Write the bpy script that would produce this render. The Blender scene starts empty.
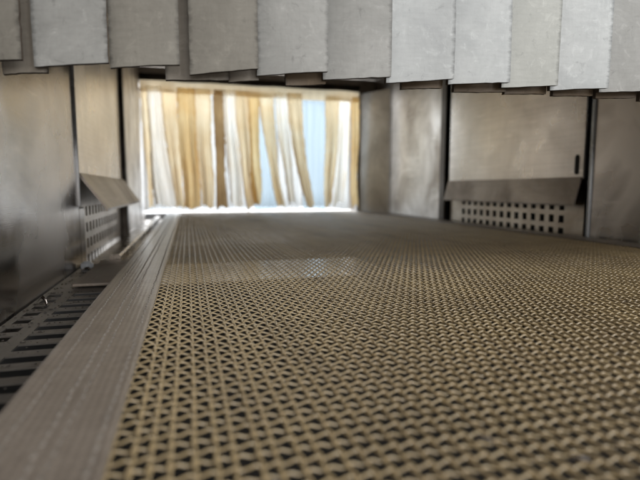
import bpy, bmesh, math, random
import numpy as np
from mathutils import Vector
R = math.radians
random.seed(7)
rng = np.random.default_rng(11)
S = bpy.context.scene
col = S.collection

# ------------------------------------------------------------------ helpers
class MB:
    """collects boxes, tubes, sheets and prisms into one mesh"""
    def __init__(s): s.v = []; s.f = []
    def add(s, vs, fs):
        n = len(s.v); s.v += [tuple(p) for p in vs]; s.f += [tuple(i + n for i in f) for f in fs]
    def box(s, x0, x1, y0, y1, z0, z1):
        s.add([(x0,y0,z0),(x1,y0,z0),(x1,y1,z0),(x0,y1,z0),(x0,y0,z1),(x1,y0,z1),(x1,y1,z1),(x0,y1,z1)],
              [(3,2,1,0),(4,5,6,7),(0,1,5,4),(1,2,6,5),(2,3,7,6),(3,0,4,7)])
    def extrude_y(s, prof, y0, y1):
        """closed (x,z) profile swept along y"""
        n = len(prof)
        s.add([(x,y0,z) for x,z in prof] + [(x,y1,z) for x,z in prof],
              [(i,(i+1)%n,n+(i+1)%n,n+i) for i in range(n)] + [tuple(range(n))[::-1], tuple(range(n,2*n))])
    def cyl(s, c, axis, r, h, n=16, r2=None):
        a = Vector(axis).normalized(); t = a.orthogonal().normalized(); b = a.cross(t); c = Vector(c)
        r2 = r if r2 is None else r2
        vs = [c + (t*math.cos(2*math.pi*k/n) + b*math.sin(2*math.pi*k/n))*r for k in range(n)]
        vs += [c + a*h + (t*math.cos(2*math.pi*k/n) + b*math.sin(2*math.pi*k/n))*r2 for k in range(n)]
        s.add(vs, [(k,(k+1)%n,n+(k+1)%n,n+k) for k in range(n)] + [tuple(range(n))[::-1], tuple(range(n,2*n))])
    def grid(s, fn, nu, nv):
        s.add([fn(i/nu, j/nv) for j in range(nv+1) for i in range(nu+1)],
              [(j*(nu+1)+i, j*(nu+1)+i+1, (j+1)*(nu+1)+i+1, (j+1)*(nu+1)+i) for j in range(nv) for i in range(nu)])
    def sheet(s, fn, nu, nv, t, d=(0,1,0)):
        """a sheet with real thickness t, thickened along d"""
        d = Vector(d)*t
        A = [Vector(fn(i/nu, j/nv)) for j in range(nv+1) for i in range(nu+1)]
        n = len(A); w = nu+1; F = []
        for j in range(nv):
            for i in range(nu):
                a = (j*w+i, j*w+i+1, (j+1)*w+i+1, (j+1)*w+i)
                F.append(a); F.append(tuple(k+n for k in a[::-1]))
        for i in range(nu):
            F.append((i, i+n, i+1+n, i+1)); k = nv*w+i; F.append((k, k+1, k+1+n, k+n))
        for j in range(nv):
            F.append((j*w, (j+1)*w, (j+1)*w+n, j*w+n)); k = j*w+nu; F.append((k, k+n, k+w+n, k+w))
        s.add(A + [p+d for p in A], F)
    def build(s, name, mat, parent=None, smooth=False, bevel=0.0):
        me = bpy.data.meshes.new(name); me.from_pydata(s.v, [], s.f)
        bm = bmesh.new(); bm.from_mesh(me); bmesh.ops.recalc_face_normals(bm, faces=bm.faces)
        bm.to_mesh(me); bm.free()
        return link(name, me, mat, parent, smooth, bevel)

def link(name, me, mat, parent=None, smooth=False, bevel=0.0):
    me.materials.append(mat)
    o = bpy.data.objects.new(name, me); col.objects.link(o)
    if parent is not None: o.parent = parent
    if smooth: me.polygons.foreach_set('use_smooth', [True]*len(me.polygons))
    if bevel:
        m = o.modifiers.new('edge', 'BEVEL'); m.width = bevel; m.segments = 2; m.limit_method = 'ANGLE'
    return o

def tag(o, label=None, cat=None, group=None, kind=None):
    if label: o['label'] = label
    if cat: o['category'] = cat
    if group: o['group'] = group
    if kind: o['kind'] = kind
    return o
def thing(name, label, cat, group=None):
    o = bpy.data.objects.new(name, None); o.empty_display_size = .02; col.objects.link(o)
    return tag(o, label, cat, group)

# ------------------------------------------------------------------ materials
class NT:
    def __init__(s, name):
        s.m = bpy.data.materials.new(name); s.m.use_nodes = True; s.t = s.m.node_tree
        s.b = s.t.nodes['Principled BSDF']; s.out = s.t.nodes['Material Output']
        s.tc = s.t.nodes.new('ShaderNodeTexCoord')
    def n(s, typ, **kw):
        nd = s.t.nodes.new(typ)
        for k, v in kw.items():
            if k in nd.inputs: nd.inputs[k].default_value = v
            else: setattr(nd, k, v)
        return nd
    def l(s, a, b): s.t.links.new(a, b)
    def coords(s, scale=(1,1,1), rot=(0,0,0)):
        mp = s.n('ShaderNodeMapping'); mp.inputs['Scale'].default_value = scale; mp.inputs['Rotation'].default_value = rot
        s.l(s.tc.outputs['Object'], mp.inputs['Vector']); return mp.outputs[0]
    def noise(s, scale, detail=4, rough=.55, vec=None, dist=0.):
        nd = s.n('ShaderNodeTexNoise', Scale=scale, Detail=detail, Roughness=rough, Distortion=dist)
        s.l(vec if vec is not None else s.tc.outputs['Object'], nd.inputs['Vector']); return nd.outputs['Fac']
    def ramp(s, fac, stops):
        r = s.n('ShaderNodeValToRGB'); e = r.color_ramp.elements
        while len(e) < len(stops): e.new(.5)
        for k, (p, c) in enumerate(stops):
            e[k].position = p; e[k].color = (c if isinstance(c, tuple) else (c, c, c)) + (1,)
        s.l(fac, r.inputs[0]); return r.outputs[0]
    def mix(s, fac, a, b, mode='MIX'):
        m = s.n('ShaderNodeMix', data_type='RGBA', blend_type=mode)
        for sock, val in ((0, fac), (6, a), (7, b)):
            if hasattr(val, 'links'): s.l(val, m.inputs[sock])
            elif isinstance(val, (int, float)): m.inputs[sock].default_value = val
            else: m.inputs[sock].default_value = tuple(val) + (1,)
        return m.outputs[2]
    def bump(s, h, strength, dist, prev=None):
        b = s.n('ShaderNodeBump', Strength=strength, Distance=dist); s.l(h, b.inputs['Height'])
        if prev is not None: s.l(prev, b.inputs['Normal'])
        return b.outputs[0]

def steel(name, base, rough=(.2,.42), stain=(.55,.5,.45), brush=.25, seed=0., metal=1., scratch=.5, aniso=.7, patch=0.):
    k = NT(name)
    v = k.coords(); off = k.n('ShaderNodeVectorMath', operation='ADD'); k.l(v, off.inputs[0]); off.inputs[1].default_value = (seed, seed*.7, seed*.3)
    v = off.outputs[0]
    big = k.noise(11, 5, .6, v, .6); mid = k.noise(55, 5, .65, v, 1.2); fine = k.noise(600, 3, .6, v)
    c1 = k.mix(k.ramp(big, [(.35, 0.), (.68, 1.)]), base, tuple(b*s_ for b, s_ in zip(base, stain)))
    c2 = k.mix(k.ramp(mid, [(.5, 0.), (.8, .22)]), c1, tuple(b*.6 for b in base))
    # streaks running down the sheet
    st = k.noise(1., 4, .6, None); stn = st.node; mp = k.coords((90, 90, 7)); k.l(mp, stn.inputs['Vector'])
    c3 = k.mix(k.ramp(st, [(.5, 0.), (.85, .25)]), c2, (base[0]*1.25, base[1]*1.2, base[2]*1.12))
    sc = k.noise(1., 4, .7, k.coords((260, 16, 110), (R(18), R(0), R(0))))
    c3 = k.mix(k.ramp(sc, [(.60, 0.), (.72, scratch*.8)]), c3, tuple(min(.9, b*1.5) for b in base))
    gr = k.noise(1., 3, .6, k.coords((700, 9, 700))); sp = k.noise(230, 4, .7, v)
    c3 = k.mix(k.ramp(gr, [(.38, .22), (.58, 0.)]), c3, tuple(b*.5 for b in base))
    c3 = k.mix(k.ramp(sp, [(.62, 0.), (.74, .45)]), c3, tuple(b*.45 for b in base))
    sc2 = k.noise(1., 3, .7, k.coords((400, 60, 9), (R(-9), R(0), R(0))))
    c3 = k.mix(k.ramp(sc2, [(.64, 0.), (.74, scratch*.5)]), c3, tuple(min(.9, b*1.45) for b in base))
    k.l(c3, k.b.inputs['Base Color']); k.b.inputs['Metallic'].default_value = metal
    rr = k.n('ShaderNodeMapRange'); rr.inputs['To Min'].default_value = rough[0]; rr.inputs['To Max'].default_value = rough[1]
    rr.inputs['From Min'].default_value = .3; rr.inputs['From Max'].default_value = .7
    k.l(big, rr.inputs['Value']); k.l(rr.outputs[0], k.b.inputs['Roughness'])
    if patch:
        pn = k.noise(1., 3, .55, k.coords((20, 11, 9)), .4); pf = k.ramp(pn, [(.46, 0.), (.60, 1.)])
        old = k.b.inputs['Base Color'].links[0].from_socket
        k.l(k.mix(pf, old, tuple(min(.85, b_*1.5) for b_ in base)), k.b.inputs['Base Color'])
        ma = k.n('ShaderNodeMath', operation='MULTIPLY_ADD'); k.l(pf, ma.inputs[0]); ma.inputs[1].default_value = patch
        k.l(rr.outputs[0], ma.inputs[2]); k.l(ma.outputs[0], k.b.inputs['Roughness'])
    if aniso:
        tg = k.n('ShaderNodeTangent', direction_type='RADIAL', axis='Z'); k.l(tg.outputs[0], k.b.inputs['Tangent'])
        k.b.inputs['Anisotropic'].default_value = aniso; k.b.inputs['Anisotropic Rotation'].default_value = .25
    # brushing along y, gentle dents
    br = k.noise(1., 2, .5, k.coords((2600, 25, 2600)))
    b = k.bump(br, brush, .00012)
    b = k.bump(k.noise(9, 1, .4, v), .2, .004, b)
    b = k.bump(fine, .12, .0003, b)
    k.l(b, k.b.inputs['Normal'])
    return k.m

M = {}
M['steel'] = steel('brushed_steel', (.51,.465,.43), (.2,.36), seed=0)
M['steel_bay'] = steel('brushed_steel_bay', (.57,.54,.515), (.24,.36), stain=(.8,.78,.75), seed=3.1, brush=.5)
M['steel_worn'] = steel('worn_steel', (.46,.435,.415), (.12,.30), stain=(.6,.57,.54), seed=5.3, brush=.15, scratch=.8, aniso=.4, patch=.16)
M['steel_worn_dark'] = steel('worn_steel_dark', (.25,.222,.20), (.10,.26), stain=(.6,.57,.54), seed=15.3, brush=.15, scratch=.9, aniso=.3, patch=.14)  # darker base, for the left entry panel
M['steel_end'] = steel('stained_steel', (.62,.59,.565), (.3,.46), stain=(.4,.36,.32), seed=8.9)
M['cheek'] = steel('stained_cheek', (.66,.62,.58), (.35,.5), stain=(.55,.52,.48), seed=12.4, metal=.35)
M['cover'] = steel('cover_sheet', (.34,.30,.265), (.35,.5), seed=10.4, metal=.3, aniso=0.)
M['flap'] = steel('flap_steel', (.34,.30,.27), (.36,.5), seed=2.2, brush=.2, metal=.6, aniso=0.)
M['grille'] = steel('grille_steel', (.50,.46,.41), (.25,.4), seed=1.2)
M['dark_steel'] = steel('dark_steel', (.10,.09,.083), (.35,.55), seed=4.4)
M['rail_steel'] = steel('oily_dark_steel', (.115,.105,.096), (.3,.45), stain=(.6,.58,.55), seed=6.6, metal=.45, aniso=0.)
M['bar_steel'] = steel('support_bar_steel', (.27,.245,.22), (.2,.36), seed=7.7, aniso=0.)
M['bolt'] = steel('zinc_bolt', (.68,.73,.80), (.2,.3), seed=9., metal=.3, aniso=0.)

def flat(name, c, rough=.7, metal=0., var=.35, scale=40):
    k = NT(name); n1 = k.noise(scale, 5, .65)
    k.l(k.mix(k.ramp(n1, [(.3, 0.), (.7, 1.)]), c, tuple(x*(1-var) for x in c)), k.b.inputs['Base Color'])
    k.b.inputs['Roughness'].default_value = rough; k.b.inputs['Metallic'].default_value = metal
    k.l(k.bump(k.noise(900, 3), .3, .0003), k.b.inputs['Normal']); return k.m
M['shell'] = flat('recess_black', (.018,.016,.014), .8)  # near-black: the shade behind gaps, holes and slots is in the colour
M['ceil'] = steel('ceiling_steel', (.66,.61,.56), (.4,.55), seed=1.7, aniso=0.)
M['liner'] = flat('dark_liner', (.05,.042,.035), .7)

def ptfe_mesh():
    k = NT('ptfe_mesh')
    n1 = k.noise(25, 4, .6); n2 = k.noise(420, 3, .6)
    c = k.mix(k.ramp(n1, [(.3, 0.), (.7, 1.)]), (.43,.325,.17), (.30,.225,.12))
    c = k.mix(k.ramp(n2, [(.35, 0.), (.8, .6)]), c, (.46,.35,.21))
    tr = k.noise(1., 4, .6, k.coords((34, 5, 1))); c = k.mix(k.ramp(tr, [(.45, 0.), (.72, .5)]), c, (.17,.125,.08))
    sp = k.noise(90, 4, .7); c = k.mix(k.ramp(sp, [(.62, 0.), (.72, .75)]), c, (.10,.075,.05))
    k.l(c, k.b.inputs['Base Color']); k.b.inputs['Roughness'].default_value = .21
    k.b.inputs['Specular IOR Level'].default_value = 1.
    k.l(k.bump(k.noise(2600, 2), .35, .0002), k.b.inputs['Normal']); return k.m
M['mesh'] = ptfe_mesh()
def ptfe_border():
    k = NT('ptfe_edge_tape')
    w1 = k.n('ShaderNodeTexWave', wave_type='BANDS', bands_direction='X', Scale=160., Distortion=.6, Detail=1.)
    w2 = k.n('ShaderNodeTexWave', wave_type='BANDS', bands_direction='Y', Scale=130., Distortion=.6, Detail=1.)
    for w in (w1, w2): k.l(k.tc.outputs['Object'], w.inputs['Vector'])
    ck = k.mix(1., w1.outputs[0], w2.outputs[0], 'MULTIPLY')
    n1 = k.noise(45, 5, .65); n2 = k.noise(300, 3, .6)
    c = k.mix(k.ramp(n1, [(.3, 0.), (.7, 1.)]), (.225,.190,.160), (.155,.128,.106))
    c = k.mix(k.ramp(n2, [(.4, 0.), (.75, .6)]), c, (.26,.222,.187))
    c = k.mix(.18, c, ck, 'OVERLAY')
    k.l(c, k.b.inputs['Base Color']); k.b.inputs['Roughness'].default_value = .30
    b = k.bump(ck, .3, .0002); b = k.bump(n1, .3, .0012, b); k.l(b, k.b.inputs['Normal']); return k.m
M['border'] = ptfe_border()
M['stitch'] = flat('pale_thread', (.27,.24,.21), .5, 0, .4, 150)
M['splice'] = flat('brown_film', (.19,.15,.105), .17, 0, .4, 60)
M['chip'] = steel('metal_shaving', (.24,.22,.21), (.2,.3), seed=3, aniso=0.)

def grime_shade(k, val):
    m = k.n('ShaderNodeMapRange'); m.inputs['From Min'].default_value = 1.04; m.inputs['From Max'].default_value = 1.17
    m.inputs['To Max'].default_value = .75; k.l(val, m.inputs['Value']); return m.outputs[0]
def strip_mat(name, c, dirt, seed, rough=.45):
    k = NT(name)
    off = k.n('ShaderNodeVectorMath', operation='ADD'); k.l(k.tc.outputs['Object'], off.inputs[0]); off.inputs[1].default_value = (seed, 0, seed*.37)
    v = off.outputs[0]
    n1 = k.noise(38, 6, .68, v, .5); n2 = k.noise(170, 5, .7, v, .8)
    mp = k.n('ShaderNodeMapping'); mp.inputs['Scale'].default_value = (140, 60, 700); k.l(v, mp.inputs['Vector'])
    hz = k.noise(1., 3, .6, mp.outputs[0])
    mp2 = k.n('ShaderNodeMapping'); mp2.inputs['Scale'].default_value = (700, 60, 90); k.l(v, mp2.inputs['Vector'])
    vt = k.noise(1., 3, .6, mp2.outputs[0])
    cc = k.mix(k.ramp(n1, [(.32, 0.), (.7, 1.)]), c, dirt)
    cc = k.mix(k.ramp(n2, [(.56, 0.), (.78, .6)]), cc, tuple(min(.85, x*1.4) for x in c))
    cc = k.mix(k.ramp(n2, [(.2, .7), (.4, 0.)]), cc, tuple(x*.4 for x in dirt))
    cc = k.mix(k.ramp(hz, [(.3, .16), (.6, 0.)]), cc, tuple(x*.62 for x in dirt))
    cc = k.mix(k.ramp(vt, [(.28, .1), (.5, 0.)]), cc, tuple(x*.7 for x in dirt))
    # grime on the strip sides, plus the overlap shadow painted into the colour
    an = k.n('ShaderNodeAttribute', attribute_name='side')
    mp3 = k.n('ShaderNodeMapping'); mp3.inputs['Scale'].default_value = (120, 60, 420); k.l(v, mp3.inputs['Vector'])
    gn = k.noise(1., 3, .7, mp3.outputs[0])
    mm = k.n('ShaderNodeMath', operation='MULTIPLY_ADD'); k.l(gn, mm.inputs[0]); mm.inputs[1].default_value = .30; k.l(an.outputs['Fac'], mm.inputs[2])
    cc = k.mix(grime_shade(k, mm.outputs[0]), cc, tuple(x*.35 for x in dirt))
    k.l(cc, k.b.inputs['Base Color']); k.b.inputs['Roughness'].default_value = rough
    k.b.inputs['Specular IOR Level'].default_value = .4
    b = k.bump(hz, .2, .0002); b = k.bump(vt, .15, .0002, b); b = k.bump(n1, .12, .002, b); k.l(b, k.b.inputs['Normal'])
    return k.m
M['strip_shade_tint'] = strip_mat('grey_strip_shade_tint', (.27,.255,.225), (.19,.178,.155), 1.)  # same grey made darker and browner: shade on the left strips, painted in
M['strip_mid'] = strip_mat('grey_strip_plain', (.39,.39,.38), (.28,.28,.27), 2.)  # also toned down for the weaker light on the left strips
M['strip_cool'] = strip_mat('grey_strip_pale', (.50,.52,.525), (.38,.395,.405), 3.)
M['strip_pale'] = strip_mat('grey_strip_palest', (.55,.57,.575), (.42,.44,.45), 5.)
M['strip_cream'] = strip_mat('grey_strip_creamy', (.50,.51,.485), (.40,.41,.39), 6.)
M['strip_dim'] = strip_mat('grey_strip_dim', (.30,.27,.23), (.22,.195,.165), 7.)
M['strip_edge'] = flat('brown_cut_edge', (.085,.062,.045), .7, 0, .5, 120)  # brown of the cut edge, kept dark for the shadow line between strips
M['strip_back'] = strip_mat('brown_strip', (.20,.15,.10), (.12,.085,.055), 4.)

def cloth(name, c, c2, trans=.6, seed=0.):
    k = NT(name); k.t.nodes.remove(k.b)
    off = k.n('ShaderNodeVectorMath', operation='ADD'); k.l(k.tc.outputs['Object'], off.inputs[0]); off.inputs[1].default_value = (seed, 0, seed)
    n1 = k.noise(14, 5, .6, off.outputs[0], .8)
    mp = k.n('ShaderNodeMapping'); mp.inputs['Scale'].default_value = (70, 70, 12); k.l(off.outputs[0], mp.inputs['Vector'])
    st = k.noise(1., 4, .6, mp.outputs[0])
    cc = k.mix(k.ramp(n1, [(.35, 0.), (.68, 1.)]), c, c2)
    cc = k.mix(k.ramp(st, [(.45, 0.), (.75, .7)]), cc, tuple(x*.82 for x in c2))
    an = k.n('ShaderNodeAttribute', attribute_name='side'); mm = k.n('ShaderNodeMath', operation='MULTIPLY_ADD')
    k.l(n1, mm.inputs[0]); mm.inputs[1].default_value = .5; k.l(an.outputs['Fac'], mm.inputs[2])
    er = k.n('ShaderNodeMapRange'); er.inputs['From Min'].default_value = 1.0; er.inputs['From Max'].default_value = 1.25; er.inputs['To Max'].default_value = .65
    k.l(mm.outputs[0], er.inputs['Value']); cc = k.mix(er.outputs[0], cc, (c2[0]*.62, c2[1]*.50, c2[2]*.36))
    d = k.n('ShaderNodeBsdfDiffuse'); t = k.n('ShaderNodeBsdfTranslucent'); g = k.n('ShaderNodeBsdfGlossy', Roughness=.35)
    k.l(cc, d.inputs[0]); k.l(cc, t.inputs[0]); g.inputs[0].default_value = (.8,.8,.8,1)
    m1 = k.n('ShaderNodeMixShader'); m1.inputs[0].default_value = trans; k.l(d.outputs[0], m1.inputs[1]); k.l(t.outputs[0], m1.inputs[2])
    m2 = k.n('ShaderNodeMixShader'); m2.inputs[0].default_value = .04; k.l(m1.outputs[0], m2.inputs[1]); k.l(g.outputs[0], m2.inputs[2])
    k.l(m2.outputs[0], k.out.inputs[0]); return k.m
M['tan'] = cloth('tan_sheet', (.93,.81,.59), (.85,.66,.40), .72, 0)
M['amber'] = cloth('amber_sheet', (.90,.72,.42), (.80,.56,.26), .7, 3)
M['cream'] = cloth('cream_sheet', (.98,.96,.91), (.96,.90,.78), .85, 6)
M['brown'] = cloth('brown_sheet', (.50,.34,.17), (.36,.23,.11), .55, 9)
M['header'] = cloth('tan_header', (.90,.77,.56), (.82,.66,.44), .7, 12)

def clear_pvc(name, t1, t2, tc):
    k = NT(name); k.t.nodes.remove(k.b)
    w = k.noise(1., 3, .6, k.coords((230, 230, 4))); bp = k.bump(w, .6, .002)
    tr = k.n('ShaderNodeBsdfTransparent'); tl = k.n('ShaderNodeBsdfTranslucent'); g = k.n('ShaderNodeBsdfGlossy', Roughness=.2)
    k.l(k.ramp(w, [(.35, t1), (.6, t2)]), tr.inputs[0]); tl.inputs[0].default_value = tc + (1,); g.inputs[0].default_value = (.9,.9,.9,1)
    k.l(bp, tl.inputs['Normal']); k.l(bp, g.inputs['Normal'])
    m1 = k.n('ShaderNodeMixShader'); m1.inputs[0].default_value = .36; k.l(tr.outputs[0], m1.inputs[1]); k.l(tl.outputs[0], m1.inputs[2])
    m2 = k.n('ShaderNodeMixShader'); m2.inputs[0].default_value = .06; k.l(m1.outputs[0], m2.inputs[1]); k.l(g.outputs[0], m2.inputs[2])
    k.l(m2.outputs[0], k.out.inputs[0]); return k.m
M['pvc'] = clear_pvc('clear_pvc', (.64,.67,.70), (.82,.84,.86), (.80,.82,.82))
M['pvc_blue'] = clear_pvc('clear_blue_pvc', (.55,.63,.68), (.74,.80,.84), (.64,.73,.80))

# ------------------------------------------------------------------ conveyor belt
# real woven strands: warp along y, weft along x, each passing over and under the other
XL, XR = -.0420, .4000           # outer edges of the belt
BI = .0262                       # width of the edge tape
PW, PF = .00390, .00392          # pitch of the warp pairs and of the wefts (leno weave)
MX0, MX1 = XL + BI - .004, XR - BI + .004
MY0, MY1 = -.12, 1.09
YM = .55                         # finer strands this side of here
ZC = -.00105
def tubes(paths, up_r, side_r, ns, side_axis):
    """paths: (n, m, 3); elliptical sections across the direction of travel"""
    n, m, _ = paths.shape
    a = np.linspace(0, 2*np.pi, ns, endpoint=False) + np.pi/2
    off = np.zeros((ns, 3)); off[:, side_axis] = np.cos(a)*side_r; off[:, 2] = np.sin(a)*up_r
    V = (paths[:, :, None, :] + off[None, None]).reshape(-1, 3)
    idx = np.arange(n*m*ns).reshape(n, m, ns); nx = np.roll(idx, -1, axis=2)
    Q = np.stack([idx[:, :-1], nx[:, :-1], nx[:, 1:], idx[:, 1:]], -1).reshape(-1, 4)
    return V, (Q if side_axis == 0 else Q[:, ::-1])
def np_mesh(name, parts):
    Vs, Qs, n = [], [], 0
    for V, Q in parts: Vs.append(V); Qs.append(Q + n); n += len(V)
    V = np.vstack(Vs); Q = np.vstack(Qs)
    me = bpy.data.meshes.new(name); me.vertices.add(len(V)); me.vertices.foreach_set('co', V.astype(np.float32).ravel())
    me.loops.add(Q.size); me.loops.foreach_set('vertex_index', Q.astype(np.int32).ravel())
    me.polygons.add(len(Q)); me.polygons.foreach_set('loop_start', np.arange(0, Q.size, 4, dtype=np.int32))
    me.update(); me.validate()
    return me
nw = int((MX1-MX0)/PW) + 1; nf = int((MY1-MY0)/PF) + 1
A_X, A_Z, C_Z = .00030, .00030, .00036
colx = MX0 + np.arange(nw)*PW + rng.normal(0, .00007, nw)
rowy = MY0 + np.arange(nf)*PF + rng.normal(0, .00010, nf)
wan = np.cumsum(rng.normal(0, .00004, (nw, nf)), axis=1); wan -= np.linspace(0, 1, nf)[None]*wan[:, -1:]
wan = np.clip(wan, -.0004, .0004)
rowi = np.arange(nf)
def warp_paths(lo, hi, sub, sgn):
    t = np.arange(int((hi-lo)*sub)+1)/sub + lo             # in rows
    y = np.interp(t, rowi, rowy); c = np.cos(np.pi*t)
    P = np.zeros((nw, len(t), 3))
    for q in range(nw): P[q, :, 0] = colx[q] + np.interp(t, rowi, wan[q])
    P[:, :, 0] += sgn*A_X*c[None]; P[:, :, 1] = y[None]
    P[:, :, 2] = ZC + sgn*A_Z*(.55 + .45*np.abs(c))[None]
    P[:, :, 2] += rng.normal(0, .00003, (nw, len(t)))
    return P
def weft_paths(lo, hi, us, fs):
    us = np.array(us); fs = np.array(fs)
    x = np.concatenate([colx[q] + us*PW for q in range(nw)]); f = np.tile(fs, nw)
    x = np.concatenate([[colx[0]-.17*PW], x]); f = np.concatenate([[1.], f])
    n = hi-lo; P = np.zeros((n, len(x), 3)); sg = (-1.)**np.arange(lo, hi)
    P[:, :, 0] = x[None]; P[:, :, 1] = rowy[lo:hi, None] + rng.normal(0, .00006, (n, len(x)))
    P[:, :, 2] = ZC + C_Z*sg[:, None]*f[None] + rng.normal(0, .00003, (n, 1))
    return P
k1 = int((YM-MY0)/PF)
WR = (.00034, .00032)            # warp radius: up, sideways
FR = (.00031, .00037)
mesh_parts = []
for sgn in (1, -1):
    mesh_parts += [tubes(warp_paths(0, k1, 4, sgn), *WR, 6, 0), tubes(warp_paths(k1, nf-1, 2, sgn), *WR, 5, 0)]
mesh_parts += [tubes(weft_paths(0, k1, (0, .17, .36, .5, .64, .83), (0, -1, -.62, 0, .62, 1)), *FR, 6, 1),
               tubes(weft_paths(k1, nf, (0, .17, .83), (0, -1, 1)), *FR, 5, 1)]
belt = thing('conveyor_belt', 'tan open mesh conveyor belt with solid brown edge tape running into the tunnel', 'conveyor belt')
mo = link('mesh', np_mesh('mesh', mesh_parts), M['mesh'], belt, True)
def border(x0, x1):
    b = MB(); e = .0008
    t = .0004
    b.extrude_y([(x0,-.0012),(x0+e*.5,-.0018),(x1-e*.5,-.0018),(x1,-.0012),(x1,t-.0003),(x1-e,t),(x0+e,t),(x0,t-.0003)], MY0, MY1)
    o = b.build('edge_tape', M['border'], belt)
    s = MB()
    for q, fx in enumerate((.22, .5, .62, .9)):
        xc = x0 + (x1-x0)*fx if x0 < .1 else x1 - (x1-x0)*fx
        y = MY0 + .004
        while y < MY1 - .004:
            L = .0030; x = xc + random.gauss(0, .00012); w = .00042 if q in (1, 3) else .0003
            # a small domed stitch
            s.add([(x-w,y,t),(x+w,y,t),(x+w,y+L,t),(x-w,y+L,t),(x-w*.5,y+L*.3,t+.0003),(x+w*.5,y+L*.3,t+.0003),(x+w*.5,y+L*.7,t+.0003),(x-w*.5,y+L*.7,t+.0003)],
                  [(0,1,5,4),(1,2,6,5),(2,3,7,6),(3,0,4,7),(4,5,6,7)])
            y += .0043
    s.build('stitching', M['stitch'], o)
border(XL, XL+BI); border(XR-BI, XR)
b = MB(); b.box(MX0+.0045, MX1-.0045, .267, .338, ZC-.0009, ZC+.00005)
b.build('splice_band', M['splice'], belt)

# ------------------------------------------------------------------ side walls (left one at x = -.085, right one at x = .41)
ZT = .290
BAY0, BAY1 = .428, .712
ZFLAP = .0605
def grille_plate(mb, x0, x1, y0, y1, z0, z1, holes_y, holes_z, hw, hh):
    """sheet in the y-z plane with real rectangular openings"""
    ycuts = [y0]; 
    for c in holes_y: ycuts += [c-hw/2, c+hw/2]
    ycuts.append(y1)
    zcuts = [z0]
    for c in holes_z: zcuts += [c-hh/2, c+hh/2]
    zcuts.append(z1)
    def solid(a, c): return not (a % 2 == 1 and c % 2 == 1)
    ny, nz = len(ycuts)-1, len(zcuts)-1
    for a in range(ny):
        for c in range(nz):
            if not solid(a, c): continue
            ya, yb, za, zb = ycuts[a], ycuts[a+1], zcuts[c], zcuts[c+1]
            for x in (x0, x1): mb.add([(x,ya,za),(x,yb,za),(x,yb,zb),(x,ya,zb)], [(0,1,2,3)])
    for a in range(1, ny, 2):
        for c in range(1, nz, 2):
            ya, yb, za, zb = ycuts[a], ycuts[a+1], zcuts[c], zcuts[c+1]
            mb.add([(x0,ya,za),(x0,yb,za),(x0,yb,zb),(x0,ya,zb),(x1,ya,za),(x1,yb,za),(x1,yb,zb),(x1,ya,zb)],
                   [(0,1,5,4),(1,2,6,5),(2,3,7,6),(3,0,4,7)])
    mb.add([(x0,y0,z0),(x0,y1,z0),(x0,y1,z1),(x0,y0,z1),(x1,y0,z0),(x1,y1,z0),(x1,y1,z1),(x1,y0,z1)],
           [(0,1,5,4),(1,2,6,5),(2,3,7,6),(3,0,4,7)])

def side_wall(X, d, label):
    """d = +1: the tunnel lies on the +x side of this wall, -1: on the -x side"""
    root = thing('side_wall', label, 'wall', 'side walls of the tunnel')
    def bx(mb, a0, a1, *r):                # a = distance from the wall face into the tunnel
        x0, x1 = sorted((X + d*a0, X + d*a1)); mb.box(x0, x1, *r)
    def part(name, mat, boxes, bev=.0008, parent=None):
        m = MB()
        for q in boxes: bx(m, *q)
        return m.build(name, M[mat], parent or root, bevel=bev)
    part('outer_shell', 'shell', [(-.050, -.046, .18, 1.04, -.07, ZT)], 0)
    # entry panel; on the left its lower part laps a little under the flap
    part('entry_panel', 'steel_worn' if d < 0 else 'steel_worn_dark', [(-.003, 0, .178, BAY0-.004 if d > 0 else BAY0-.0135, -.024, ZT)] + ([(-.003, 0, BAY0-.0038, BAY0+.016, -.024, .0350)] if d > 0 else []))
    # vent bay
    bay = part('bay_panel', 'steel_bay', [(-.004, -.001, BAY0, BAY1-.006, ZFLAP, ZT)])
    m = MB()
    ov = .0205 if d > 0 else .0085
    hl = [(X + d*(-.001), ZFLAP+.001), (X + d*.001, ZFLAP+.0025), (X + d*ov, .0340), (X + d*ov, .0318), (X + d*(ov-.0012), .0318), (X + d*(ov-.0012), .0337), (X + d*(-.0002), ZFLAP), (X + d*(-.001), ZFLAP)]
    m.extrude_y([(x, z) for x, z in hl[:-1]], BAY0+.001, BAY1-.008)
    m.build('deflector_flap', M['flap'], root)
    g = MB()
    hy = [.4605 + .01575*q for q in range(14)]; hz = [-.0135, .001, .0155, .030]
    x0, x1 = sorted((X + d*(-.006), X + d*(-.0045)))
    grille_plate(g, x0, x1, BAY0, BAY1-.006, -.030, ZFLAP-.001, hy, hz, .0082, .0088)
    g.build('vent_grille', M['grille'], root)
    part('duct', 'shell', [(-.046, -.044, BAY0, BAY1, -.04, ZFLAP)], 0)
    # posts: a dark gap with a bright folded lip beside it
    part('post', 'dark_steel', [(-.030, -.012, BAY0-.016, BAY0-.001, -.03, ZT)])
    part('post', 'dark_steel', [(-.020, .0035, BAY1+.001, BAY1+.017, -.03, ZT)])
    lip = part('folded_lip', 'bolt', [(-.010, .0018, BAY0-.0065, BAY0-.0042, .036, ZT)] if d > 0 else [(-.010, .0020, BAY0-.0133, BAY0-.0100, -.020, ZT)], .0005)
    # end panels up to the exit
    part('end_panel', 'steel_end', [(-.003, 0, BAY1+.019, .938, -.03, ZT)])
    part('exit_panel', 'steel_end', [(-.003, .0006, .940, 1.028, -.03, ZT)])
    for zz in (.052, .060) if d > 0 else ():
        m = MB(); m.cyl((X, BAY1+.028, zz), (d, 0, 0), .0028, .0022, 12, .002); m.build('screw', M['bolt'], root, True)
    return root, part
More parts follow.
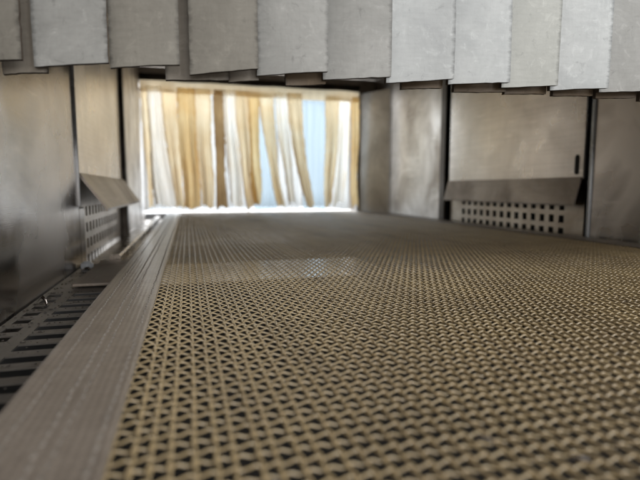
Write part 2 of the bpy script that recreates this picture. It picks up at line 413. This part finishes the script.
lw, lpart = side_wall(-.085, 1, 'worn brushed steel wall close on the left, beside the slotted rail')
rw, rpart = side_wall(.410, -1, 'brushed steel wall on the right with square-holed vent under a long flap')
# dark oblong slot in the bay sheet of the right wall
m = MB()
pts = []
for q in range(20):
    a = 2*math.pi*q/20; pts.append((.4375 + .0034*math.cos(a), .0765 + .0034*math.sin(a) + (.0075 if math.sin(a) > 0 else -.0075)))
n = len(pts)
m.add([(.4108, y, z) for y, z in pts] + [(.4165, y, z) for y, z in pts], [tuple(range(n))] + [(k, (k+1) % n, n+(k+1) % n, n+k) for k in range(n)])
so = m.build('sight_slot', M['shell'], rw)
# dark oblong scuff-plate under it is only dirt: leave it to the steel

# ------------------------------------------------------------------ roof, floor pan, exit wall
m = MB(); m.box(-.135, .46, .178, 1.05, ZT+.001, ZT+.006); m.box(-.135, .46, 1.0285, 1.034, .2575, ZT)
tag(m.build('ceiling', M['ceil']), kind='structure')
m = MB(); m.box(-.135, .46, -.25, 1.08, -.078, -.072)
tag(m.build('floor', M['shell']), kind='structure')
ex = thing('exit_post', 'stained steel post between the bright exit and the right wall', 'post')
m = MB(); q = [(.4092,.9445),(.3670,1.0275),(.3670,1.040),(.4092,1.040)]
m.add([(x,y,-.03) for x,y in q] + [(x,y,.2575) for x,y in q], [(0,1,2,3),(4,5,6,7),(0,1,5,4),(1,2,6,5),(2,3,7,6),(3,0,4,7)])
m.build('cheek_plate', M['cheek'], ex, bevel=.001)
m = MB(); m.box(.3645, .3668, 1.020, 1.0292, .004, .2570); m.build('edge_strip', M['steel_worn'], ex)
t = MB(); t.box(-.10, .40, 1.10, 1.42, -.0045, -.0025); t.box(-.10, .40, 1.10, 1.42, -.03, -.0045)
tag(t.build('outfeed_plate', M['bolt'], bevel=.001), 'pale shiny plate beyond the belt at the exit', 'plate')

# ------------------------------------------------------------------ slotted side rails that carry the belt edge
def rail(X0, X1, label, d):
    root = thing('side_rail', label, 'rail', 'rails beside the belt')
    z0, z1 = -.0126, -.0120
    m = MB()
    # plate in x-y with slot openings: build with the grille maker in (y, z) and swap axes
    g = MB()
    ys_ = [.0085 + .0142*q for q in range(-15, 22)]
    w = X1 - X0
    # columns across x: near-belt row and wall row
    if d > 0: rows = [(X0+.0035, X0+.0105), (X0+.0165, X0+.0400)]
    else: rows = [(X1-.0400, X1-.0215), (X1-.0150, X1-.0055)]
    xc = [X0]
    for a, b_ in rows: xc += [a, b_]
    xc.append(X1)
    yc = [-.26]
    for c in ys_: yc += [c-.0041, c+.0041]
    yc.append(.4275 - .0)
    for a in range(len(xc)-1):
        for c in range(len(yc)-1):
            if a % 2 == 1 and c % 2 == 1:
                xa, xb, ya, yb = xc[a], xc[a+1], yc[c], yc[c+1]
                g.add([(xa,ya,z0),(xb,ya,z0),(xb,yb,z0),(xa,yb,z0),(xa,ya,z1),(xb,ya,z1),(xb,yb,z1),(xa,yb,z1)], [(0,1,5,4),(1,2,6,5),(2,3,7,6),(3,0,4,7)])
            else:
                xa, xb, ya, yb = xc[a], xc[a+1], yc[c], yc[c+1]
                for z in (z0, z1): g.add([(xa,ya,z),(xb,ya,z),(xb,yb,z),(xa,yb,z)], [(0,1,2,3)])
    g.build('slotted_plate', M['rail_steel'], root)
    m = MB(); m.box(X0, X1, .4300, 1.045, -.0150, -.0128); m.build('plain_plate', M['bar_steel'], root, bevel=.0006)
    # raised cover plate at the joint and the bar the belt edge slides on
    m = MB(); xa, xb = (X0+.012, X0+.045) if d > 0 else (X1-.045, X1-.012)
    m.box(xa, xb, .326, .4285, -.0112, -.0092); m.build('cover_plate', M['cover'], root, bevel=.0006)
    m = MB(); xa, xb = (X0+.0185, X0+.0275) if d > 0 else (X1-.0275, X1-.0185)
    m.extrude_y([(xa,-.0127),(xb,-.0127),(xb,-.0065),(xb-.0015,-.005),(xa+.0015,-.005),(xa,-.0065)], .432, 1.03); m.build('guide_bar', M['bar_steel'], root)
    m = MB(); xa, xb = (X0+.046, X0+.056) if d > 0 else (X1-.056, X1-.046)
    m.box(xa, xb, -.25, 1.05, -.030, -.0035); m.build('slide_bar', M['dark_steel'], root)
    bx_ = X0 + .0055 if d > 0 else X1 - .0055
    m = MB(); m.cyl((bx_, .408, -.0119), (0,0,1), .0052, .0040, 6); m.cyl((bx_, .408, -.0080), (0,0,1), .0042, .0016, 16, .0026); m.build('bolt', M['bolt'], root, bevel=.0003)
    return root
rail(-.0850+.0012, -.0395+.006, 'dark oily slotted metal rail between the left wall and the belt edge', 1)
rail(.410-.0095-.040, .410-.0038, 'dark slotted rail hidden under the belt edge at the right wall', -1)

# dark crumbs of burnt film scattered over the rail
m = MB(); rc = random.Random(3)
for q in range(420):
    x = rc.uniform(-.083, -.062) if q < 330 else rc.uniform(-.062, -.046); y = rc.uniform(.12, .425); r_ = rc.uniform(.00025, .0011)
    if any(abs(y - (.0085 + .0142*w)) < .0049 for w in range(30)) and rc.random() < .8: y = .0085 + .0142*round((y-.0085)/.0142 - .5) + .0142*.5
    p_ = [(x + r_*rc.uniform(.5, 1)*math.cos(a_), y + r_*rc.uniform(.5, 1)*math.sin(a_), -.0119) for a_ in (0, 1.2, 2.4, 3.6, 5.)]
    m.add(p_ + [(x, y, -.0119 + r_*rc.uniform(.3, .7))], [(0,1,5),(1,2,5),(2,3,5),(3,4,5),(4,0,5)])
tag(m.build('crumbs', M['liner']), 'fine dark crumbs scattered over the slotted rail', 'crumbs', kind='stuff')
# metal shavings
def shaving(loc, pts, w, label):
    s = MB()
    P = [Vector(p)*.001 for p in pts]
    def fn(u, v):
        k = v*(len(P)-1); a = min(int(k), len(P)-2); p = P[a].lerp(P[a+1], k-a)
        return Vector(loc) + p + Vector(((u-.5)*w*.6, 0, (u-.5)*w))
    s.sheet(fn, 1, 14, .00025)
    return tag(s.build('metal_shaving', M['chip'], smooth=True), label, 'shaving', 'loose metal shavings')
shaving((-.0775,.283,-.0117), [(-3,0,0),(-2,2,2),(0,1,4),(2,-1,3),(3,-2,0)], .0014, 'curled bright metal shaving lying on the dark slotted rail by the left wall')
shaving((-.0765,.392,-.0117), [(-3,0,0),(-1,1,2),(2,0,2.5),(4,-1,0)], .0016, 'small bent metal shaving in front of the zinc bolt on the rail')
shaving((.0560,.0800,.0003), [(-1.4,.8,-.5),(0,0,-.1),(1.4,-.8,-.5)], .0005, 'tiny pale metal sliver in the belt mesh at lower right, farther one')
shaving((.0690,.0690,.0003), [(-1.4,.8,-.5),(0,0,-.1),(1.4,-.9,-.5)], .0005, 'tiny pale metal sliver in the belt mesh at lower right, nearer one')

# ------------------------------------------------------------------ entry curtain of overlapping strips
CY = .200
def front_strip(x0, x1, zb0, zb1, mat, label, row=0, tilt=.0050, t=.0022):
    n = random.Random(int((x0+1)*1e5)+row)
    bow = n.uniform(-.0012, .0012); tw = n.uniform(-.0015, .0015); ph_ = n.uniform(0, 6)
    jl = [n.gauss(0, .00008) for _ in range(70)]; jr = [n.gauss(0, .00008) for _ in range(70)]
    jb = [n.gauss(0, .00006) for _ in range(13)]
    yb = CY + row*.0085
    NV, NU = 64, 10
    def fn(u, v):
        a, b_ = int(round(u*NU)), int(round(v*NV))
        zb = zb0 + (zb1-zb0)*u + jb[a]*(1 if b_ == 0 else 0)
        z = zb + (ZT-.022-zb)*v
        x = x0 + (x1-x0)*u
        if a == 0: x += jl[b_]
        if a == NU: x += jr[b_]
        y = yb + (.5-u)*tilt + bow*math.sin(math.pi*u) + tw*math.sin(3*v+ph_)*(u-.5) + .0005*math.sin(5*v+ph_)
        if b_ == 0: y += .0001
        return (x, y, z)
    s = MB(); s.sheet(fn, NU, NV, t)
    o = s.build('curtain_strip', M[mat], smooth=False)
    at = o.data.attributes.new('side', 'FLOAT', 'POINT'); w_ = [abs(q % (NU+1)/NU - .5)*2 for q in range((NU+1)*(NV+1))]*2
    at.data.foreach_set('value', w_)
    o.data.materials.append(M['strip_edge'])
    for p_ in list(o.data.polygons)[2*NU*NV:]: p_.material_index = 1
    return tag(o, label, 'curtain strip', 'grey strips of the entry curtain' if row == 0 else 'brown strips behind the entry curtain')
F = [(-.0840,-.0555,.0953,.0957,'strip_shade_tint','dim grey strip at the extreme left of the entry curtain, against the wall'),
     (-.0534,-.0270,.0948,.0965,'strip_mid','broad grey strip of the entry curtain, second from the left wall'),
     (-.0272,-.0017,.0957,.0975,'strip_shade_tint','shade-toned grey strip of the entry curtain, above the left corner of the bright exit'),
     (.0020,.0284,.0950,.0978,'strip_shade_tint','shade-toned grey strip of the entry curtain right of the narrow dark gap'),
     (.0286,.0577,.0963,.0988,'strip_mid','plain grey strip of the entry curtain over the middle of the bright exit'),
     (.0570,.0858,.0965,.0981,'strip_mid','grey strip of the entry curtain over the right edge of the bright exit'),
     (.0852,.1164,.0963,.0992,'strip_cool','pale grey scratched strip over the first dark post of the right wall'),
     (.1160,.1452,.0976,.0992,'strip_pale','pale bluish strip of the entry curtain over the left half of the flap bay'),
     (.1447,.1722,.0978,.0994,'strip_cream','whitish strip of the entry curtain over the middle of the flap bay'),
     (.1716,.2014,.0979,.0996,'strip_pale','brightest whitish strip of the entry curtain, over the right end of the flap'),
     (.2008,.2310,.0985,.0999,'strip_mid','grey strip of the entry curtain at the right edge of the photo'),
     (.2300,.2600,.0985,.0999,'strip_mid','grey entry curtain strip just outside the right edge of the photo'),
     (.2590,.2890,.0985,.0999,'strip_mid','second grey entry curtain strip outside the right edge of the photo'),
     (.2880,.3180,.0985,.0999,'strip_mid','third grey entry curtain strip outside the right edge of the photo'),
     (.3170,.3470,.0985,.0999,'strip_mid','fourth grey entry curtain strip outside the right edge of the photo'),
     (.3460,.3760,.0985,.0999,'strip_mid','fifth grey entry curtain strip outside the right edge of the photo'),
     (.3750,.4080,.0985,.0999,'strip_mid','last grey entry curtain strip touching the right wall')]
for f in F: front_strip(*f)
B = [(-.0660,-.0500,.0923,'dim brownish grey strip showing in the gap near the left end of the entry curtain'),
     (-.0075,.0175,.0935,'dim brownish grey strip showing in the narrow gap between two grey strips over the exit'),
     (.0178,.0300,.0940,'dim brownish grey strip tip under the grey strip above the middle of the exit'),
     (.0420,.0590,.0940,'brown strip tip under the grey strip above the right part of the exit'),
     (.0970,.1160,.0955,'brown strip tip peeping out over the first dark post of the right wall'),
     (.1235,.1500,.0955,'brown strip tip peeping out over the left half of the flap bay'),
     (.1508,.1735,.0957,'brown strip tip peeping out over the middle of the flap bay'),
     (.1790,.2020,.0962,'brown strip tip peeping out over the right end of the flap bay'),
     (.2065,.2290,.0965,'brown strip tip peeping out at the right edge of the photo'),
     (.2350,.2700,.0965,'brown strip behind the entry curtain just outside the photo'),
     (.2760,.3100,.0965,'second brown strip behind the entry curtain outside the photo'),
     (.3200,.3600,.0965,'third brown strip behind the entry curtain outside the photo')]
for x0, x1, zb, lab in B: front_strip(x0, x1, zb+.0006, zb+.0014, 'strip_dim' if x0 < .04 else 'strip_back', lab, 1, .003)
m = MB(); m.box(-.084, .409, .193, .2155, ZT-.022, ZT)
tag(m.build('curtain_rail', M['dark_steel'], bevel=.001), 'dark clamp rail under the roof holding the grey entry strips', 'rail')

# ------------------------------------------------------------------ exit curtain
EY = 1.000
hd = thing('curtain_header', 'tan header band along the top of the exit curtain', 'header')
def hfn(u, v): return (-.0835 + .443*u, EY-.004 + .0012*math.sin(u*40), .2345 + .0225*v + .0006*math.sin(u*23))
m = MB(); m.grid(hfn, 60, 4); m.build('band', M['header'], hd, True)
m = MB(); m.box(-.0845, .362, EY-.002, EY+.012, .2570, .2700); m.build('rail', M['dark_steel'], hd)
def rear_strip(tl, tr, bl, br, zb, mat, label, folds=2, amp=.006, curl=0., y=EY, shape=1.6, cat='exit curtain strip', grp='strips of the exit curtain', name='exit_strip', pinch=0.):
    n = random.Random(int((tl+1)*1e5)); p1, p2 = n.uniform(0, 6), n.uniform(0, 6)
    jag = [n.gauss(0, .0012) for _ in range(29)]; el = [n.gauss(0, .0005) for _ in range(41)]; er = [n.gauss(0, .0005) for _ in range(41)]
    k1_, k2_ = n.uniform(2, 5), n.uniform(2, 5); dy = n.uniform(-.010, .010); sl = n.uniform(-.006, .006)
    def fn(u, v):
        w = (1-v)                       # v = 1 at the top
        s_ = w**shape
        a = tl + (bl-tl)*s_ + .0022*math.sin(k1_*w*2+p1)*w; b_ = tr + (br-tr)*s_ + .0022*math.sin(k2_*w*2+p2)*w
        x = a + (b_-a)*u
        if u == 0: x += el[int(round(v*40))]
        if u == 1: x += er[int(round(v*40))]
        grow = .2 + .8*min(1, w*1.4)
        fold = math.sin(math.pi*2*folds*u + p1 + 1.3*w) + .45*math.sin(math.pi*2*folds*1.7*u + p2 - 2*w)
        yy = y + dy + amp*grow*fold + .005*w*math.sin(4*w+p2) + curl*w*w*(u-.4)
        z = zb + (.246-zb)*v + (jag[int(round(u*28))] + sl*(u-.5)*2 + .004*math.sin(5*u+p2) + .006*(u-.5)*(1 if curl > 0 else -1))*w**3
        return (x, yy, z)
    s = MB(); s.grid(fn, 28, 40)
    o = s.build(name, M[mat], smooth=True)
    at = o.data.attributes.new('side', 'FLOAT', 'POINT'); at.data.foreach_set('value', [abs(q % 29/28 - .5)*2 for q in range(29*41)])
    return tag(o, label, cat, grp)
E_ = [(-.0835,-.0660,-.0760,-.0660,.014,'tan','narrow tan strip at the left end of the exit curtain',1,.003,0.),
      (-0.0712,-0.0438,-0.0620,-0.0210,.018,'cream','broad glowing cream strip near the left end of the exit curtain',1.5,.006,.02),
      (-0.0462,-0.0168,-0.0220,-0.0060,.012,'tan','tapering tan strip left of the orange strip in the exit curtain',1.5,.005,.02),
      (-0.0162,0.0187,-0.0080,0.0235,.013,'amber','orange stained strip in the left half of the exit curtain',2,.006,.0),
      (0.0168,0.0487,0.0260,0.0500,.015,'tan','tan folded strip right of the orange strip in the exit curtain',1.5,.006,.01),
      (0.0528,0.0737,0.0570,0.0765,.012,'brown','narrow dark brown strip hanging in the exit curtain',1,.003,.0),
      (0.0713,0.0972,0.0820,0.1110,.017,'cream','cream strip beside the narrow dark brown strip in the exit curtain',1.5,.005,.015),
      (0.0948,0.1252,0.1170,0.1400,.013,'tan','tan strip swept to the right in the middle of the exit curtain',2,.007,.02),
      (0.1218,0.1452,0.1290,0.1470,.020,'amber','slim darker tan strip in the middle of the exit curtain',1,.005,.01),
      (0.1448,0.1762,0.1810,0.2030,.012,'tan','twisted tan strip curling right of centre in the exit curtain',1.5,.008,.035),
      (0.1758,0.2022,0.2040,0.2220,.020,'cream','cream tan strip left of the swept strip in the exit curtain',1.5,.006,.02),
      (0.2018,0.2322,0.2380,0.2610,.012,'tan','tan strip swept right beside the clear blue gap of the exit curtain',2,.006,.03),
      (0.2848,0.3172,0.2860,0.3040,.014,'tan','tan strip right of the clear blue gap in the exit curtain',1.5,.006,.01),
      (0.3178,0.3442,0.3040,0.3350,.019,'cream','cream strip near the right end of the exit curtain',1.5,.005,.02),
      (0.3418,0.3610,0.3480,0.3610,.012,'amber','golden strip against the post at the right end of the exit curtain',1,.003,.0)]
for e in E_: rear_strip(*e)
# clear blue strips hanging just outside
for q in range(8):
    a = -.083 + .0555*q
    lab = ['clear whitish strip behind the left end of the tan exit curtain','clear whitish strip behind the tapering tan strip of the exit curtain','clear whitish strip behind the orange strip of the exit curtain',
           'clear whitish strip behind the dark brown strip of the exit curtain','clear bluish strip behind the middle of the exit curtain','clear whitish strip behind the twisted tan strip of the exit curtain',
           'clear bluish ribbed strip filling the widest gap of the exit curtain','clear whitish strip behind the right end of the exit curtain'][q]
    s = MB()
    def fn(u, v, a=a, q=q): return (a + .0535*u, 1.062 + .003*math.sin(math.pi*u)*(1 if q % 2 else -1) + .0012*math.sin(u*22+q), .0035 + .0015*math.sin(u*5+q) + .25*v)
    s.sheet(fn, 24, 6, .0015)
    tag(s.build('clear_strip', M['pvc_blue' if q in (4, 6) else 'pvc'], smooth=True), lab, 'clear strip', 'clear strips outside the exit')

# ------------------------------------------------------------------ light
W = bpy.data.worlds.new('World'); S.world = W; W.use_nodes = True
bg = W.node_tree.nodes['Background']; bg.inputs[0].default_value = (1.,.95,.88,1); bg.inputs[1].default_value = .45
def area(name, loc, target, sx, sy, radiance, color):
    L = bpy.data.lights.new(name, 'AREA'); L.shape = 'RECTANGLE'; L.size = sx; L.size_y = sy
    L.energy = radiance*math.pi*sx*sy; L.color = color
    o = bpy.data.objects.new(name, L); col.objects.link(o); o.location = loc
    o.rotation_euler = (Vector(target)-Vector(loc)).to_track_quat('-Z', 'Y').to_euler(); return o
area('exit_daylight', (.15, 1.75, .35), (.15, 1.0, .12), 1.9, 1.4, 4.6, (.97,.985,1.))
area('hall_lamp', (.62, -.46, .76), (.2, .2, .05), .7, .5, 8.0, (.97,.99,1.))
area('low_front_fill', (.35, -1.7, .34), (.2, .6, .02), 1.3, .42, 6.5, (1.,.97,.93))  # added low fill reaching under the strips to brighten the far belt

# ------------------------------------------------------------------ camera
cd = bpy.data.cameras.new('camera'); cam = bpy.data.objects.new('camera', cd); col.objects.link(cam); S.camera = cam
cam.location = (0, 0, .05); cam.rotation_euler = (R(90-6.065), 0, R(-15.294))
cd.sensor_width = 36; cd.lens = 27; cd.clip_start = .002; cd.clip_end = 50
cd.dof.use_dof = True; cd.dof.focus_distance = .235; cd.dof.aperture_fstop = 11
S.render.resolution_x, S.render.resolution_y = 1024, 768
S.view_settings.view_transform = 'Standard'; S.view_settings.look = 'None'; S.view_settings.exposure = 0; S.view_settings.gamma = 1
S.cycles.max_bounces = 10; S.cycles.transmission_bounces = 8
S.cycles.use_denoising = True
